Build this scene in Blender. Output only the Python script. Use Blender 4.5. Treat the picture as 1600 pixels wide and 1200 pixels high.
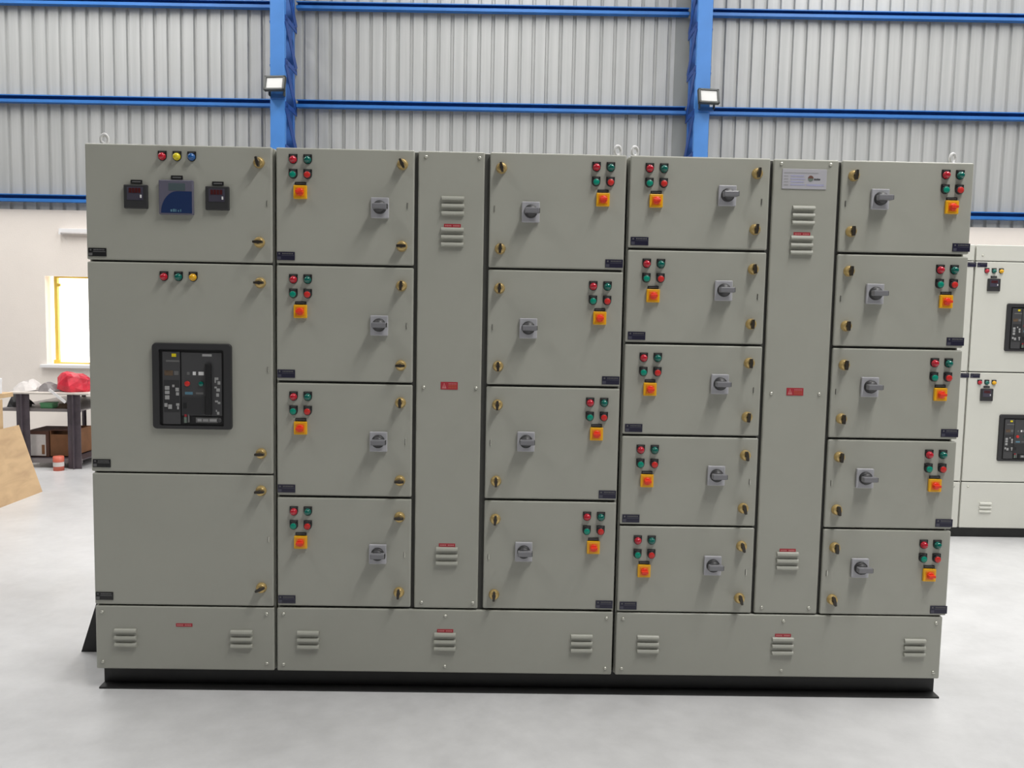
import bpy, bmesh, math, random
from mathutils import Matrix, Vector

random.seed(7)
SC = bpy.context.scene
COL = SC.collection
for o in list(bpy.data.objects):
    bpy.data.objects.remove(o)

# ------------------------------------------------------------------ camera
cam_data = bpy.data.cameras.new('camera')
cam = bpy.data.objects.new('camera', cam_data)
COL.objects.link(cam)
cam_data.sensor_width = 36.0
cam_data.lens = 29.25
cam_data.clip_end = 200
_R = ((0.999699, 0.016616, -0.018061), (-0.015098, 0.996587, 0.081152), (0.019347, -0.080854, 0.996538))
_m = Matrix(((_R[0][0], _R[0][2], -_R[0][1], 0.0),
             (_R[1][0], _R[1][2], -_R[1][1], -3.6165),
             (_R[2][0], _R[2][2], -_R[2][1], 1.69),
             (0, 0, 0, 1)))
cam.matrix_world = _m
SC.camera = cam

# ------------------------------------------------------------------ world, skylights, exposure
SC.view_settings.view_transform = 'Standard'
SC.view_settings.look = 'None'
SC.view_settings.gamma = 1.0
SC.view_settings.use_curve_mapping = False
SC.view_settings.exposure = 0.0
w = bpy.data.worlds.new('world')
SC.world = w
w.use_nodes = True
w.node_tree.nodes['Background'].inputs[0].default_value = (0.85, 0.92, 1.0, 1)
w.node_tree.nodes['Background'].inputs[1].default_value = 1.0


def skylight(x, y0, y1, width, power, color=(1.0, 0.985, 0.96)):
    """translucent roof sheet: daylight strip just under the roof"""
    d = bpy.data.lights.new('roof_daylight_strip', 'AREA')
    d.shape = 'RECTANGLE'
    d.size = width
    d.size_y = y1 - y0
    d.energy = power
    d.color = color
    o = bpy.data.objects.new('roof_daylight_strip', d)
    COL.objects.link(o)
    o.location = (x, (y0 + y1) / 2, 7.85)
    return o


skylight(4.8, -2.0, 6.4, 0.9, 450)
skylight(2.7, -4.4, -1.0, 0.9, 380)
skylight(-5.2, -4.4, -1.0, 0.9, 130)
skylight(-5.2, 2.2, 6.4, 0.9, 320)
skylight(9.8, -2.0, 6.4, 0.9, 330)
skylight(-0.2, 1.0, 6.4, 0.9, 260)
skylight(-10.2, -2.0, 6.4, 0.9, 310)

# ------------------------------------------------------------------ materials
MATS = {}


def mat(name, col, rough=0.5, metal=0.0, noise=0.0, nscale=6.0, bump=0.0, bscale=40.0, coat=0.0, emit=None, estr=0.0, spec=0.5):
    m = bpy.data.materials.new(name)
    m.use_nodes = True
    nt = m.node_tree
    b = nt.nodes['Principled BSDF']
    b.inputs['Base Color'].default_value = (*col, 1)
    b.inputs['Roughness'].default_value = rough
    b.inputs['Metallic'].default_value = metal
    b.inputs['Coat Weight'].default_value = coat
    b.inputs['Specular IOR Level'].default_value = spec
    if emit:
        b.inputs['Emission Color'].default_value = (*emit, 1)
        b.inputs['Emission Strength'].default_value = estr
    if noise or bump:
        tc = nt.nodes.new('ShaderNodeTexCoord')
    if noise:
        n = nt.nodes.new('ShaderNodeTexNoise')
        n.inputs['Scale'].default_value = nscale
        n.inputs['Detail'].default_value = 5
        n.inputs['Roughness'].default_value = 0.6
        nt.links.new(tc.outputs['Object'], n.inputs['Vector'])
        r = nt.nodes.new('ShaderNodeValToRGB')
        r.color_ramp.elements[0].position = 0.3
        r.color_ramp.elements[1].position = 0.7
        r.color_ramp.elements[0].color = (*[c * (1 - noise) for c in col], 1)
        r.color_ramp.elements[1].color = (*[min(1, c * (1 + noise)) for c in col], 1)
        nt.links.new(n.outputs['Fac'], r.inputs['Fac'])
        nt.links.new(r.outputs['Color'], b.inputs['Base Color'])
    if bump:
        n2 = nt.nodes.new('ShaderNodeTexNoise')
        n2.inputs['Scale'].default_value = bscale
        n2.inputs['Detail'].default_value = 3
        nt.links.new(tc.outputs['Object'], n2.inputs['Vector'])
        bp = nt.nodes.new('ShaderNodeBump')
        bp.inputs['Strength'].default_value = bump
        bp.inputs['Distance'].default_value = 0.01
        nt.links.new(n2.outputs['Fac'], bp.inputs['Height'])
        nt.links.new(bp.outputs['Normal'], b.inputs['Normal'])
    MATS[name] = m
    return m


mat('light_grey', (0.68, 0.68, 0.62), 0.42, noise=0.02, nscale=3.0, bump=0.04, bscale=300)
mat('pebble', (0.392, 0.394, 0.345), 0.42, noise=0.025, nscale=3.0, bump=0.04, bscale=300)
mat('gap_shade', (0.10, 0.10, 0.092), 0.8)
mat('plinth', (0.012, 0.012, 0.012), 0.45, noise=0.2, nscale=12)
mat('black', (0.012, 0.012, 0.013), 0.4)
mat('black_soft', (0.03, 0.03, 0.032), 0.5)
mat('dark_grey', (0.06, 0.06, 0.063), 0.45)
mat('mid_grey', (0.22, 0.22, 0.23), 0.4)
mat('handle_grey', (0.21, 0.21, 0.225), 0.3)
mat('plate_grey', (0.47, 0.47, 0.50), 0.4)
mat('eye_grey', (0.60, 0.60, 0.60), 0.4)
mat('print_grey', (0.36, 0.36, 0.36), 0.6)
mat('print_dim', (0.14, 0.14, 0.14), 0.6)
mat('print_white', (0.75, 0.75, 0.75), 0.6)
mat('navy', (0.018, 0.017, 0.04), 0.35)
mat('navy_grey', (0.07, 0.07, 0.10), 0.4)
mat('lamp_red', (0.50, 0.012, 0.03), 0.15, coat=0.6)
mat('lamp_green', (0.0, 0.13, 0.10), 0.15, coat=0.6)
mat('lamp_yellow', (0.75, 0.62, 0.02), 0.2, coat=0.5)
mat('lamp_amber', (0.80, 0.42, 0.01), 0.2, coat=0.5)
mat('lamp_blue', (0.015, 0.10, 0.32), 0.15, coat=0.6)
mat('button_green', (0.0, 0.27, 0.18), 0.3)
mat('button_red', (0.62, 0.03, 0.025), 0.3)
mat('switch_yellow', (0.85, 0.44, 0.01), 0.35)
mat('switch_orange', (0.85, 0.24, 0.01), 0.35)
mat('switch_red', (0.85, 0.05, 0.02), 0.3)
mat('brass', (0.66, 0.48, 0.20), 0.35, metal=0.6)
mat('lock_wing', (0.04, 0.034, 0.028), 0.35, metal=0.2)
mat('screw', (0.62, 0.62, 0.55), 0.25, metal=0.6)
mat('sticker_red', (0.42, 0.03, 0.045), 0.45)
mat('sticker_pink', (0.62, 0.22, 0.22), 0.5)
mat('sticker_orange', (0.55, 0.13, 0.06), 0.5)
mat('sign_white', (0.47, 0.465, 0.50), 0.4)
mat('sign_print', (0.36, 0.36, 0.37), 0.5)
mat('sign_blue', (0.40, 0.40, 0.56), 0.5)
mat('logo_brown', (0.16, 0.07, 0.05), 0.5)
mat('logo_green', (0.15, 0.19, 0.16), 0.5)
mat('meter_blue', (0.016, 0.035, 0.11), 0.3)
mat('meter_mauve', (0.13, 0.125, 0.17), 0.35)
mat('meter_lcd', (0.08, 0.11, 0.12), 0.3)
mat('meter_face', (0.065, 0.06, 0.085), 0.3)
mat('digit_red', (0.07, 0.006, 0.006), 0.4)
mat('breaker_blue', (0.10, 0.22, 0.30), 0.4)
mat('steel_blue', (0.024, 0.15, 0.46), 0.45, noise=0.10, nscale=2.5)
mat('column_blue', (0.048, 0.195, 0.53), 0.5, noise=0.08, nscale=2.5)
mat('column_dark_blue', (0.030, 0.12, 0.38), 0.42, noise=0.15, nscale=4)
mat('lacing_blue', (0.012, 0.060, 0.26), 0.45, noise=0.15, nscale=4)
mat('flashing', (0.24, 0.25, 0.24), 0.6)
mat('masonry', (0.85, 0.785, 0.725), 0.85, noise=0.03, nscale=1.5, bump=0.1, bscale=60)
mat('white_paint', (0.84, 0.83, 0.84), 0.45)
mat('window_yellow', (0.80, 0.56, 0.10), 0.5)
mat('far_wall', (0.16, 0.16, 0.16), 0.8)
mat('roof_sheet', (0.30, 0.31, 0.31), 0.7)
mat('daylight_pane', (0.9, 0.9, 0.9), 0.4, emit=(1.0, 1.0, 0.97), estr=2.6)
mat('flood_body', (0.03, 0.035, 0.032), 0.45)
mat('flood_glass', (0.66, 0.66, 0.65), 0.55, spec=0.2)
mat('rack_steel', (0.075, 0.060, 0.072), 0.5, noise=0.25, nscale=8)
mat('rack_edge', (0.20, 0.18, 0.18), 0.5)
mat('bench_top', (0.62, 0.57, 0.52), 0.6, noise=0.1, nscale=5)
mat('cardboard', (0.22, 0.10, 0.045), 0.8, noise=0.2, nscale=6)
mat('cardboard_dark', (0.10, 0.045, 0.032), 0.8)
mat('paper', (0.66, 0.62, 0.60), 0.7, noise=0.08, nscale=14)
mat('red_bag', (0.62, 0.03, 0.055), 0.4, noise=0.35, nscale=9)
mat('green_tub', (0.12, 0.36, 0.17), 0.4)
mat('orange_tin', (0.62, 0.14, 0.09), 0.45)
mat('wood_light', (0.58, 0.40, 0.22), 0.6, noise=0.12, nscale=5)
mat('brown_mix', (0.10, 0.065, 0.04), 0.7, noise=0.5, nscale=20)


def plywood():
    m = bpy.data.materials.new('plywood')
    m.use_nodes = True
    nt = m.node_tree
    b = nt.nodes['Principled BSDF']
    tc = nt.nodes.new('ShaderNodeTexCoord')
    mp = nt.nodes.new('ShaderNodeMapping')
    mp.inputs['Scale'].default_value = (2.0, 1.2, 5.0)
    n = nt.nodes.new('ShaderNodeTexNoise')
    n.inputs['Scale'].default_value = 2.2
    n.inputs['Detail'].default_value = 8
    n.inputs['Distortion'].default_value = 0.8
    r = nt.nodes.new('ShaderNodeValToRGB')
    r.color_ramp.elements[0].position = 0.32
    r.color_ramp.elements[0].color = (0.50, 0.335, 0.19, 1)
    r.color_ramp.elements[1].position = 0.62
    r.color_ramp.elements[1].color = (0.62, 0.43, 0.24, 1)
    nt.links.new(tc.outputs['Object'], mp.inputs['Vector'])
    nt.links.new(mp.outputs['Vector'], n.inputs['Vector'])
    nt.links.new(n.outputs['Fac'], r.inputs['Fac'])
    nt.links.new(r.outputs['Color'], b.inputs['Base Color'])
    b.inputs['Roughness'].default_value = 0.6
    MATS['plywood'] = m


plywood()


def concrete():
    m = bpy.data.materials.new('concrete')
    m.use_nodes = True
    nt = m.node_tree
    b = nt.nodes['Principled BSDF']
    tc = nt.nodes.new('ShaderNodeTexCoord')
    n1 = nt.nodes.new('ShaderNodeTexNoise')
    n1.inputs['Scale'].default_value = 0.9
    n1.inputs['Detail'].default_value = 6
    n1.inputs['Roughness'].default_value = 0.62
    n2 = nt.nodes.new('ShaderNodeTexNoise')
    n2.inputs['Scale'].default_value = 7.0
    n2.inputs['Detail'].default_value = 6
    n2.inputs['Roughness'].default_value = 0.7
    mx = nt.nodes.new('ShaderNodeMix')
    mx.data_type = 'FLOAT'
    mx.inputs[0].default_value = 0.35
    r = nt.nodes.new('ShaderNodeValToRGB')
    r.color_ramp.elements[0].position = 0.34
    r.color_ramp.elements[0].color = (0.49, 0.49, 0.494, 1)
    r.color_ramp.elements[1].position = 0.66
    r.color_ramp.elements[1].color = (0.65, 0.65, 0.655, 1)
    nt.links.new(tc.outputs['Object'], n1.inputs['Vector'])
    nt.links.new(tc.outputs['Object'], n2.inputs['Vector'])
    nt.links.new(n1.outputs['Fac'], mx.inputs[2])
    nt.links.new(n2.outputs['Fac'], mx.inputs[3])
    nt.links.new(mx.outputs[0], r.inputs['Fac'])
    nt.links.new(r.outputs['Color'], b.inputs['Base Color'])
    r2 = nt.nodes.new('ShaderNodeMapRange')
    r2.inputs['To Min'].default_value = 0.22
    r2.inputs['To Max'].default_value = 0.45
    nt.links.new(n1.outputs['Fac'], r2.inputs['Value'])
    nt.links.new(r2.outputs[0], b.inputs['Roughness'])
    MATS['concrete'] = m


concrete()


def cladding_mat():
    m = bpy.data.materials.new('galvalume')
    m.use_nodes = True
    nt = m.node_tree
    b = nt.nodes['Principled BSDF']
    tc = nt.nodes.new('ShaderNodeTexCoord')
    mp = nt.nodes.new('ShaderNodeMapping')
    mp.inputs['Scale'].default_value = (9.0, 1.0, 0.35)
    n = nt.nodes.new('ShaderNodeTexNoise')
    n.inputs['Scale'].default_value = 1.6
    n.inputs['Detail'].default_value = 4
    r = nt.nodes.new('ShaderNodeValToRGB')
    r.color_ramp.elements[0].position = 0.3
    r.color_ramp.elements[0].color = (0.365, 0.373, 0.371, 1)
    r.color_ramp.elements[1].position = 0.7
    r.color_ramp.elements[1].color = (0.435, 0.441, 0.439, 1)
    nt.links.new(tc.outputs['Object'], mp.inputs['Vector'])
    nt.links.new(mp.outputs['Vector'], n.inputs['Vector'])
    nt.links.new(n.outputs['Fac'], r.inputs['Fac'])
    nt.links.new(r.outputs['Color'], b.inputs['Base Color'])
    b.inputs['Metallic'].default_value = 0.12
    b.inputs['Roughness'].default_value = 0.5
    bp = nt.nodes.new('ShaderNodeBump')
    bp.inputs['Strength'].default_value = 0.25
    bp.inputs['Distance'].default_value = 0.02
    nt.links.new(n.outputs['Fac'], bp.inputs['Height'])
    nt.links.new(bp.outputs['Normal'], b.inputs['Normal'])
    MATS['galvalume'] = m


cladding_mat()


# ------------------------------------------------------------------ mesh helpers
class MB:
    """collects shapes into one mesh; every shape carries a material name"""

    def __init__(self):
        self.bm = bmesh.new()
        self.mats = []

    def mi(self, name):
        if name not in self.mats:
            self.mats.append(name)
        return self.mats.index(name)

    def box(self, x0, x1, y0, y1, z0, z1, m, bevel=0.0, seg=2, mtx=None):
        bm = self.bm
        vs = [bm.verts.new((x, y, z)) for x in (x0, x1) for y in (y0, y1) for z in (z0, z1)]
        idx = ((0, 1, 3, 2), (4, 6, 7, 5), (0, 4, 5, 1), (2, 3, 7, 6), (0, 2, 6, 4), (1, 5, 7, 3))
        fs = [bm.faces.new([vs[i] for i in f]) for f in idx]
        k = self.mi(m)
        for f in fs:
            f.material_index = k
        if mtx is not None:
            bmesh.ops.transform(bm, matrix=mtx, verts=vs)
        if bevel:
            es = list({e for f in fs for e in f.edges})
            r = bmesh.ops.bevel(bm, geom=es, offset=bevel, segments=seg, affect='EDGES', profile=0.5, material=-1)
            for f in r['faces']:
                f.material_index = k
        return self

    def prism(self, pts, y0, y1, m, axis='y', smooth=False):
        """polygon (a,b) extruded along an axis: y -> (a,y,b), x -> (x,a,b), z -> (a,b,z)"""
        bm = self.bm

        def P(a, b, t):
            return (a, t, b) if axis == 'y' else ((t, a, b) if axis == 'x' else (a, b, t))
        A = [bm.verts.new(P(a, b, y0)) for a, b in pts]
        B = [bm.verts.new(P(a, b, y1)) for a, b in pts]
        n = len(pts)
        k = self.mi(m)
        fs = [bm.faces.new(A), bm.faces.new(list(reversed(B)))]
        for i in range(n):
            f = bm.faces.new((A[i], B[i], B[(i + 1) % n], A[(i + 1) % n]))
            f.smooth = smooth
            fs.append(f)
        for f in fs:
            f.material_index = k
        return self

    def lathe(self, prof, m, seg=20, c=(0, 0, 0), smooth=True, axis='y', cap0=True, cap1=True):
        """profile of (t, r) turned about an axis through c"""
        bm = self.bm
        k = self.mi(m)
        rings = []
        for t, r in prof:
            ring = []
            for i in range(seg):
                a = 2 * math.pi * i / seg
                p = (r * math.cos(a), r * math.sin(a))
                if axis == 'y':
                    co = (c[0] + p[0], c[1] + t, c[2] + p[1])
                elif axis == 'z':
                    co = (c[0] + p[0], c[1] + p[1], c[2] + t)
                else:
                    co = (c[0] + t, c[1] + p[0], c[2] + p[1])
                ring.append(bm.verts.new(co))
            rings.append(ring)
        for a, b in zip(rings, rings[1:]):
            for i in range(seg):
                f = bm.faces.new((a[i], a[(i + 1) % seg], b[(i + 1) % seg], b[i]))
                f.material_index = k
                f.smooth = smooth
        if cap0:
            bm.faces.new(rings[0]).material_index = k
        if cap1:
            bm.faces.new(list(reversed(rings[-1]))).material_index = k
        return self

    def bar(self, p, q, wa, wb, m, side=(0, 1, 0)):
        """rectangular bar from p to q; wa along side vector, wb across"""
        p, q = Vector(p), Vector(q)
        d = (q - p).normalized()
        s = Vector(side)
        s = (s - d * s.dot(d)).normalized()
        t = d.cross(s)
        bm = self.bm
        k = self.mi(m)
        V = []
        for e in (p, q):
            for a, b in ((-1, -1), (1, -1), (1, 1), (-1, 1)):
                V.append(bm.verts.new(e + s * (a * wa / 2) + t * (b * wb / 2)))
        for f in ((0, 1, 2, 3), (7, 6, 5, 4), (0, 4, 5, 1), (1, 5, 6, 2), (2, 6, 7, 3), (3, 7, 4, 0)):
            bm.faces.new([V[i] for i in f]).material_index = k
        return self

    def mesh(self, name):
        bm = self.bm
        bmesh.ops.recalc_face_normals(bm, faces=bm.faces)
        me = bpy.data.meshes.new(name)
        bm.to_mesh(me)
        bm.free()
        for n in self.mats:
            me.materials.append(MATS[n])
        return me

    def obj(self, name, parent=None, loc=(0, 0, 0), **kw):
        return inst(name, self.mesh(name), parent, loc, **kw)


def inst(name, me, parent=None, loc=(0, 0, 0), rot=(0, 0, 0), label=None, cat=None, group=None, kind=None):
    o = bpy.data.objects.new(name, me)
    COL.objects.link(o)
    o.parent = parent
    o.location = loc
    o.rotation_euler = rot
    if label:
        o['label'] = label
    if cat:
        o['category'] = cat
    if group:
        o['group'] = group
    if kind:
        o['kind'] = kind
    return o


def thing(name, label, cat, loc=(0, 0, 0), rz=0.0, group=None):
    o = inst(name, None, None, loc, (0, 0, rz), label, cat, group)
    o.empty_display_size = 0.1
    return o


def rrect(x0, x1, z0, z1, r, n=5):
    pts = []
    for cx, cz, a0 in ((x1 - r, z1 - r, 0), (x0 + r, z1 - r, 90), (x0 + r, z0 + r, 180), (x1 - r, z0 + r, 270)):
        for i in range(n + 1):
            a = math.radians(a0 + 90 * i / n)
            pts.append((cx + r * math.cos(a), cz + r * math.sin(a)))
    return pts


# ------------------------------------------------------------------ the hall
WT = -math.atan(0.022)          # the long wall is not quite square to the switchboard
WY = 7.0


def wall_pt(x, d, z):
    """point at distance x along the back wall, d in front of it"""
    return (x * math.cos(WT) + d * math.sin(WT), WY + x * math.sin(WT) - d * math.cos(WT), z)


MB().box(-15, 15, -14, 8.5, -0.2, 0.0, 'concrete').obj('floor', kind='structure', label='pale mottled grey concrete shop floor')

# masonry part of the back wall with a window opening
WX0, WX1, WZ0, WZ1 = -5.79, -5.20, 0.97, 2.09
MT = 2.92
b = MB()
b.box(-15, WX0, 0.0, 0.25, 0, MT, 'masonry')
b.box(WX1, 15, 0.0, 0.25, 0, MT, 'masonry')
b.box(WX0, WX1, 0.0, 0.25, 0, WZ0, 'masonry')
b.box(WX0, WX1, 0.0, 0.25, WZ1, MT, 'masonry')
wall_back = b.obj('wall_back', None, (0, WY, 0), rot=(0, 0, WT), kind='structure',
                  label='cream plastered wall below grey corrugated cladding')

# corrugated cladding: sheets of six flutes
PITCH = 0.168
NF = 6


def sheet_mesh():
    prof = []
    for i in range(NF):
        x = i * PITCH
        prof += [(x + 0.0, 0.0), (x + 0.120, 0.0), (x + 0.130, 0.028), (x + 0.156, 0.028), (x + 0.168 - 0.001, 0.001)]
    prof.append((NF * PITCH, 0.0))
    back = [(x, y + 0.004) for x, y in reversed(prof)]
    return MB().prism(prof + back, 0, 8.0 - MT, 'galvalume', axis='z').mesh('cladding_sheet')


SHEET = sheet_mesh()
for i in range(-14, 15):
    inst('cladding_sheet', SHEET, wall_back, (i * NF * PITCH + 0.05, 0.0 + 0.004 * (i % 2), MT))

MB().box(-15.2, -15, -14, 8.5, 0, 8, 'far_wall').obj('wall_left', kind='structure')
MB().box(15, 15.2, -14, 8.5, 0, 8, 'far_wall').obj('wall_right', kind='structure')
MB().box(-15.2, 15.2, -14.2, -14, 0, 8, 'far_wall').obj('wall_front', kind='structure')
MB().box(-15.2, 15.2, -14.2, 8.5, 8.0, 8.2, 'roof_sheet').obj('ceiling', kind='structure')

# window with blown-out daylight behind an obscured pane
wn = inst('window_1', None, None, (0, WY, 0), (0, 0, WT), kind='structure', label='bright window edged with yellow frame behind the red bag')
fr = MB()
fr.box(WX0 + 0.055, WX0 + 0.10, 0.10, 0.15, WZ0, WZ1, 'window_yellow', bevel=0.004)
fr.box(WX1 - 0.075, WX1 - 0.02, 0.10, 0.15, WZ0, WZ1, 'window_yellow', bevel=0.004)
fr.box(WX0 + 0.10, WX1 - 0.075, 0.10, 0.15, WZ1 - 0.02, WZ1, 'window_yellow', bevel=0.003)
fr.box(WX0 + 0.10, WX1 - 0.075, 0.10, 0.15, WZ0, WZ0 + 0.018, 'window_yellow', bevel=0.003)
fr.box(WX0 + 0.10, WX0 + 0.14, 0.095, 0.12, WZ1 - 0.13, WZ1 - 0.09, 'window_yellow', bevel=0.003)
fr.box(WX0 + 0.04, WX0 + 0.12, 0.085, 0.12, WZ0, WZ0 + 0.05, 'window_yellow', bevel=0.003)
fr.obj('window_frame', wn)
MB().box(WX0, WX1, 0.16, 0.175, WZ0, WZ1, 'daylight_pane').obj('window_pane', wn)
MB().box(WX0 - 0.06, WX1 + 0.06, -0.06, 0.0, WZ0 - 0.045, WZ0 - 0.005, 'white_paint', bevel=0.004).obj('window_sill', wn)

# blue girts between and beyond the columns
COLX = (-2.66, 2.36)   # column centres along the wall
GROUP_G = 'blue girts across the corrugated wall'
bays = ((-9.0, COLX[0] - 0.10, 'left of both blue columns'),
        (COLX[0] + 0.10, COLX[1] - 0.10, 'between the two blue columns'),
        (COLX[1] + 0.10, 9.0, 'right of both blue columns'))
levels = ((5.45, 0.085, 'topmost blue girt'), (4.27, 0.09, 'blue girt at floodlight height'), (3.055, 0.09, 'lowest blue girt just above the cream wall'))
for z, h, lv in levels:
    for x0, x1, bay in bays:
        L = x1 - x0
        b = MB()
        # lipped channel, open side to the room
        k = 0.005
        prof = [(0.0, h / 2), (-0.09, h / 2), (-0.09, h / 2 - 0.012), (-0.09 + k, h / 2 - 0.012), (-0.09 + k, h / 2 - k), (-k, h / 2 - k),
                (-k, -h / 2 + k), (-0.09 + k, -h / 2 + k), (-0.09 + k, -h / 2 + 0.036), (-0.09, -h / 2 + 0.036), (-0.09, -h / 2), (0.0, -h / 2)]
        b.prism(prof, -L / 2, L / 2, 'steel_blue', axis='x')
        p = wall_pt((x0 + x1) / 2, 0.004, z)
        b.obj('girt', None, p, rot=(0, 0, WT), label=f'{lv}, {bay}', cat='girt', group=GROUP_G)


# laced blue columns
def column(xc, label, side):
    t = thing('steel_column', label, 'column', wall_pt(xc, 0.55, 0), WT)
    H = 7.9
    # front chord: channel with its web to the room
    b = MB()
    b.prism([(-0.085, 0), (0.085, 0), (0.085, 0.07), (0.077, 0.07), (0.077, 0.008), (-0.077, 0.008), (-0.077, 0.07), (-0.085, 0.07)],
            0, H, 'column_blue', axis='z')
    b.obj('front_chord', t)
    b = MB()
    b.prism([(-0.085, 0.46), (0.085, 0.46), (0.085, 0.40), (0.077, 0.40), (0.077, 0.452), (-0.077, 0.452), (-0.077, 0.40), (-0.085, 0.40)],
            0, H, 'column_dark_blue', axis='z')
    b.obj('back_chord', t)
    S = 0.5
    for sx in (-1, 1):
        lac = MB().bar((0, 0.04, S - 0.02), (0, 0.51, 0.03), 0.11, 0.008, 'lacing_blue', side=(0, 1, 0)).mesh('lacing_bar')
        bat = MB().box(-0.004, 0.004, 0.02, 0.53, -0.03, 0.03, 'lacing_blue').mesh('batten')
        for k in range(15):
            z = 0.15 + k * S
            inst('lacing_bar', lac, t, (sx * 0.089, 0, z))
            inst('batten', bat, t, (sx * 0.089, 0, z))
    return t


column(COLX[0], 'blue laced steel column rising behind the three-indicator incomer cabinet', 1)
column(COLX[1], 'blue laced steel column rising behind the five-row feeder cabinet', -1)
MB().box(-0.09, 0.09, -0.003, 0.0, 0.0, 7.95 - MT, 'flashing').obj('grey_strip', None, wall_pt(2.20, 0.0005, MT), rot=(0, 0, WT),  # flat strip in a darker grey than the sheets behind
    label='plain flat grey flashing strip on the corrugated wall beside right column', cat='flashing')


# floodlights on the columns
def floodlight(xc, z, tilt, yaw, label):
    p = wall_pt(xc, 0.66, z)
    t = thing('floodlight', label, 'floodlight', p, WT, 'floodlights on the blue columns')
    mt = Matrix.Rotation(yaw, 4, 'Z') @ Matrix.Rotation(tilt, 4, 'X')
    b = MB()
    # bezel frame, four bars, and finned back
    W, Hh = 0.125, 0.088
    b.box(-W, W, -0.045, -0.02, Hh - 0.022, Hh, 'flood_body', bevel=0.003, mtx=mt)
    b.box(-W, W, -0.045, -0.02, -Hh, -Hh + 0.022, 'flood_body', bevel=0.003, mtx=mt)
    b.box(-W, -W + 0.026, -0.045, -0.02, -Hh, Hh, 'flood_body', bevel=0.003, mtx=mt)
    b.box(W - 0.026, W, -0.045, -0.02, -Hh, Hh, 'flood_body', bevel=0.003, mtx=mt)
    b.box(-W, W, -0.022, 0.01, -Hh, Hh, 'flood_body', bevel=0.006, mtx=mt)
    for i in range(7):
        x = -0.09 + i * 0.03
        b.box(x - 0.003, x + 0.003, 0.01, 0.03, -0.06, 0.06, 'flood_body', mtx=mt)
    b.obj('housing', t)
    MB().box(-W + 0.026, W - 0.026, -0.034, -0.024, -Hh + 0.022, Hh - 0.022, 'flood_glass', mtx=mt).obj('lens_glass', t)
    b = MB()
    b.box(-0.09, 0.09, 0.085, 0.108, -0.14, -0.09, 'column_dark_blue', bevel=0.003)  # bracket bar; its dark blue also paints in the floodlight's shadow below
    b.box(-0.09, -0.082, 0.02, 0.10, -0.12, 0.0, 'flood_body')
    b.box(0.082, 0.09, 0.02, 0.10, -0.12, 0.0, 'flood_body')
    b.obj('bracket', t)


floodlight(COLX[0] + 0.01, 4.34, math.radians(-14), math.radians(-6), 'black framed floodlight on the left blue column')
floodlight(COLX[1] + 0.04, 4.28, math.radians(-14), math.radians(8), 'black framed floodlight on the right blue column')

# ------------------------------------------------------------------ shared switchboard fittings (origin on the door face, facing -y)
ME = {}


def shield(wd, top, bot, n=8):
    r = wd / 2
    pts = [(-r, top), (-r, bot + r)]
    for i in range(1, n):
        a = math.pi + math.pi * i / n
        pts.append((r * math.cos(a), bot + r + r * math.sin(a)))
    pts += [(r, bot + r), (r, top)]
    return pts


b = MB().prism(shield(0.036, 0.021, -0.020), -0.005, 0.0, 'black')
b.box(-0.012, 0.012, -0.0056, -0.004, 0.0155, 0.0175, 'print_dim')
ME['legend'] = b.mesh('legend_plate')
for c in ('lamp_red', 'lamp_green', 'lamp_yellow', 'lamp_amber', 'lamp_blue'):
    b = MB().lathe([(0, 0.0155), (-0.008, 0.0155), (-0.009, 0.0140), (-0.017, 0.0135), (-0.021, 0.0105), (-0.0235, 0.006), (-0.0242, 0.001)], c)
    ME[c] = b.mesh('indicator_lamp')
for c in ('button_green', 'button_red'):
    b = MB().lathe([(0, 0.0165), (-0.011, 0.0165), (-0.0125, 0.0150), (-0.0125, 0.0135)], 'black_soft')
    b.lathe([(-0.010, 0.0132), (-0.0165, 0.0132), (-0.0178, 0.012), (-0.0178, 0.001)], c)
    ME[c] = b.mesh('push_button')
b = MB().box(-0.0285, 0.0285, -0.013, 0.0, -0.0285, 0.0285, 'switch_yellow', bevel=0.003)
b.box(-0.019, 0.019, -0.0145, -0.010, -0.019, 0.019, 'switch_orange', bevel=0.001)
ME['selplate'] = b.mesh('selector_plate')
b = MB().lathe([(-0.012, 0.0155), (-0.022, 0.0155), (-0.024, 0.013), (-0.024, 0.001)], 'switch_red')
b.box(-0.0155, 0.0155, -0.038, -0.020, -0.0055, 0.0055, 'switch_red', bevel=0.002)
ME['selknob'] = b.mesh('selector_knob')
b = MB().box(-0.0235, 0.0235, -0.004, 0.0, -0.006, 0.006, 'black')
for i in range(7):
    b.box(-0.019 + i * 0.0057, -0.0155 + i * 0.0057, -0.0046, -0.003, -0.002, 0.0022, 'print_dim')
ME['selstrip'] = b.mesh('legend_strip')
ME['rotplate'] = MB().box(-0.038, 0.038, -0.014, 0.0, -0.0435, 0.0435, 'plate_grey', bevel=0.003).mesh('handle_plate')
b = MB().lathe([(-0.013, 0.029), (-0.024, 0.0285), (-0.030, 0.026), (-0.030, 0.001)], 'black_soft', seg=28)
b.lathe([(-0.028, 0.024), (-0.042, 0.022), (-0.042, 0.001)], 'dark_grey', seg=28)
b.box(-0.027, 0.036, -0.062, -0.030, -0.011, 0.012, 'handle_grey', bevel=0.004)
b.box(0.034, 0.0375, -0.060, -0.032, -0.009, 0.010, 'black_soft', bevel=0.001)
ME['rothandle'] = b.mesh('rotary_handle')
b = MB().lathe([(0, 0.0235), (-0.006, 0.0235), (-0.014, 0.019), (-0.020, 0.0185), (-0.021, 0.017), (-0.021, 0.001)], 'brass', seg=24)
ME['lock'] = b.mesh('lock_barrel')
b = MB().lathe([(-0.020, 0.0085), (-0.034, 0.0075), (-0.034, 0.001)], 'lock_wing', seg=14)
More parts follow.
